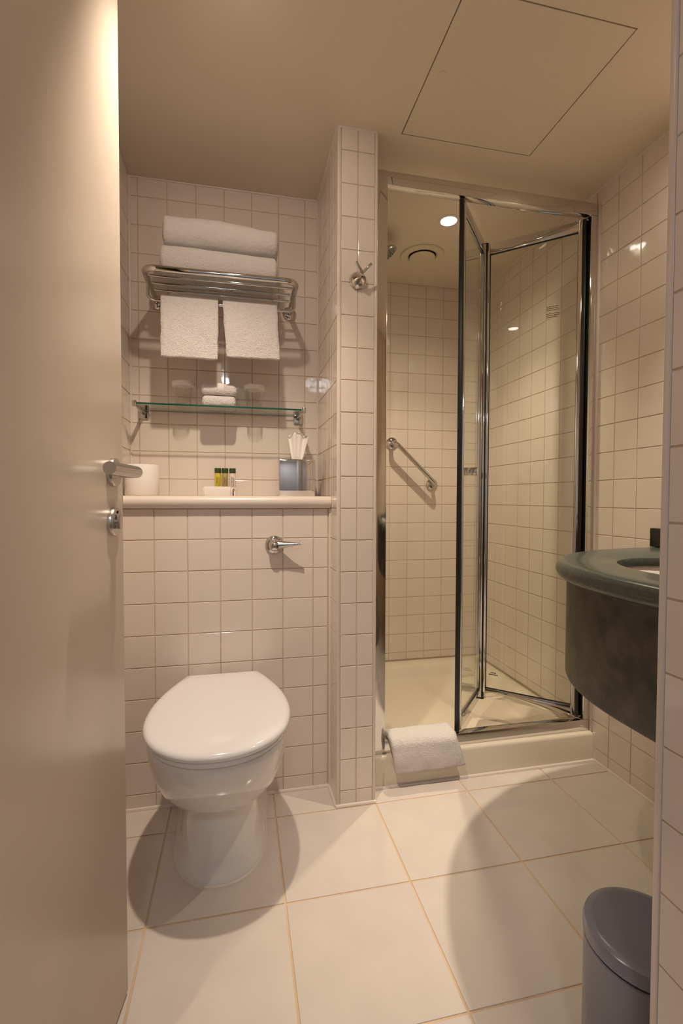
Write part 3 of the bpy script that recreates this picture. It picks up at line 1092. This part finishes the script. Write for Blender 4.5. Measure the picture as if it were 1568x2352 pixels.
fan = thing('ceiling_vent', 'round cream extractor valve in the shower ceiling', 'vent', (.856, 2.158, H))
fo_ = Vector((.856, 2.158, H))
fl_ = MB().lathe([(.102, 0), (.103, -.004), (.100, -.008), (.085, -.012), (.072, -.010), (.066, -.004), (.064, 0)], fo_, (0, 0, 1), 56, cap=False).obj('flange', FANW)
th_ = MB().lathe([(.064, -.0005), (.0001, -.0008)], fo_, (0, 0, 1), 40).obj('throat', DARK)
ds_ = MB().lathe([(.0001, -.004), (.052, -.005), (.0595, -.009), (.0608, -.013), (.058, -.016), (.0001, -.0175)], fo_, (0, 0, 1), 48).obj('valve_disc', FANW)
adopt(fan, fl_, th_, ds_)


def downlight(key, label):
    lx, ly = LAMPS[key][0], LAMPS[key][1]
    t = thing('ceiling_downlight', label, 'downlight', (lx, ly, H), 'ceiling downlights')
    o0 = Vector((lx, ly, H))
    bz = MB().lathe([(.0445, 0), (.0445, -.002), (.041, -.0042), (.034, -.0035), (.0315, -.0005)], o0, (0, 0, 1), 44, cap=False).obj('bezel', TRIMW)
    ls = MB().lathe([(.0315, -.0008), (.028, -.0022), (.0001, -.0028)], o0, (0, 0, 1), 36).obj('lens', LENS)
    adopt(t, bz, ls)


downlight('shower', 'lit round downlight in the ceiling over the shower')
downlight('wc', 'round downlight in the ceiling above the toilet')
downlight('vanity', 'round downlight in the ceiling above the vanity')
hl = thing('hall_fill_light', 'unseen round lamp added for cool fill from the hallway', 'fill light', (-.15, -1.0, H))  # lamp out of view, added to send cool fill into the bathroom
adopt(hl, MB().lathe([(.15, 0), (.15, -.012), (.145, -.014)], (-.15, -1.0, H), (0, 0, 1), 40, cap=False).obj('rim', TRIMW),
      MB().lathe([(.145, -.010), (.12, -.030), (.06, -.042), (.0001, -.045)], (-.15, -1.0, H), (0, 0, 1), 40).obj('diffuser', HFILL))

# ------------------------------------------------------------------ vanity
VX, VY, VA, VB, VPW = XR - .001, 0.78, 0.603, 0.520, 2.3
VYN = NY + .0045
BX, BY = 1.035, 0.815
ZV = 0.845


def vrad(ang, ins):
    """distance from basin centre to the counter outline along ang"""
    dx, dy = math.cos(ang), math.sin(ang)
    lo, hi = 0.0, 1.2

    def inside(t):
        x, y = BX + dx * t, BY + dy * t
        if x > VX or y < VYN:
            return False
        if y < VY:
            yy = (VY - y) * 0.75
        else:
            yy = y - VY
        return (abs(VX - x) / (VA - ins)) ** VPW + (yy / (VB - ins)) ** VPW <= 1
    for _ in range(40):
        md = (lo + hi) / 2
        if inside(md):
            lo = md
        else:
            hi = md
    return lo


NV = 160
angs = [2 * PI * k / NV for k in range(NV)]


def vring(ins, z):
    return [(BX + math.cos(a) * vrad(a, ins), BY + math.sin(a) * vrad(a, ins), z) for a in angs]


def bring(sx, sy, z):
    return [(BX + sx * math.cos(a), BY + sy * math.sin(a), z) for a in angs]


van = thing('vanity_unit', 'wall hung vanity with dark green stone top and curved brown apron', 'vanity', (1.1, .85, .55))
hh = .0225
top_rings = [bring(.187, .240, ZV - .020), bring(.187, .240, ZV - .002), bring(.189, .242, ZV)]
for k in range(9):
    a = PI / 2 - PI * k / 8
    top_rings.append(vring(hh * (1 - math.cos(a)), ZV - hh + hh * math.sin(a)))
top_rings += [bring(.212, .265, ZV - 2 * hh), bring(.212, .265, ZV - .020), bring(.187, .240, ZV - .020)]
ct = MB().loft(top_rings, False, False).obj('countertop', STONE, angle=50)
aprn = MB().loft([vring(.024, ZV - 2 * hh - .0005), vring(.026, ZV - 2 * hh - .010), vring(.026, .556), vring(.029, .550), vring(.05, .5495)], True, True).obj('apron', APRON, angle=50)
bsn = MB().loft([bring(.206, .259, ZV - .0205), bring(.194, .247, ZV - .0215), bring(.189, .242, ZV - .030), bring(.178, .230, ZV - .085), bring(.15, .20, ZV - .135), bring(.10, .14, ZV - .165), bring(.02, .02, ZV - .172)], False, True).obj('basin', CERAMIC, angle=80)
ups = MB().box(XR - .020, XR - .0012, VYN + .002, 1.293, ZV + .0004, ZV + .062, .004, 3).obj('upstand', mat('black_polished_stone', (.012, .013, .010), .12))
adopt(van, ct, aprn, bsn, ups)

# ------------------------------------------------------------------ pedal bin
BCX, BCY, BR = 0.667, 0.655, 0.091
ZB = .274
pb_ = thing('pedal_bin', 'lilac grey round pedal bin on the floor below the vanity', 'bin', (BCX, BCY, 0))
body = MB().lathe([(BR - .001, .010), (BR, .014), (BR, ZB - .034), (BR - .002, ZB - .032)], (BCX, BCY, 0), (0, 0, 1), 64).obj('body', BINM)
base = MB().lathe([(BR - .006, 0.0005), (BR + .001, .001), (BR + .0015, .010), (BR - .002, .0115)], (BCX, BCY, 0), (0, 0, 1), 64).obj('base_ring', RUBBER)
gap = MB().lathe([(BR - .003, ZB - .033), (BR - .003, ZB - .026)], (BCX, BCY, 0), (0, 0, 1), 64).obj('lid_gap', RUBBER)
ldd = MB().lathe([(BR - .001, ZB - .0275), (BR + .0012, ZB - .026), (BR + .0012, ZB - .010), (BR - .001, ZB - .004), (BR - .007, ZB - .0005), (BR - .014, ZB), (.05, ZB + .002), (.0001, ZB + .003)], (BCX, BCY, 0), (0, 0, 1), 64).obj('lid', BINM)
ped = MB().box(BCX - .085 - .03, BCX - .085 + .01, BCY - .018, BCY + .018, .010, .014, .0015, 2).obj('pedal', STEEL)
adopt(pb_, body, base, gap, ldd, ped)
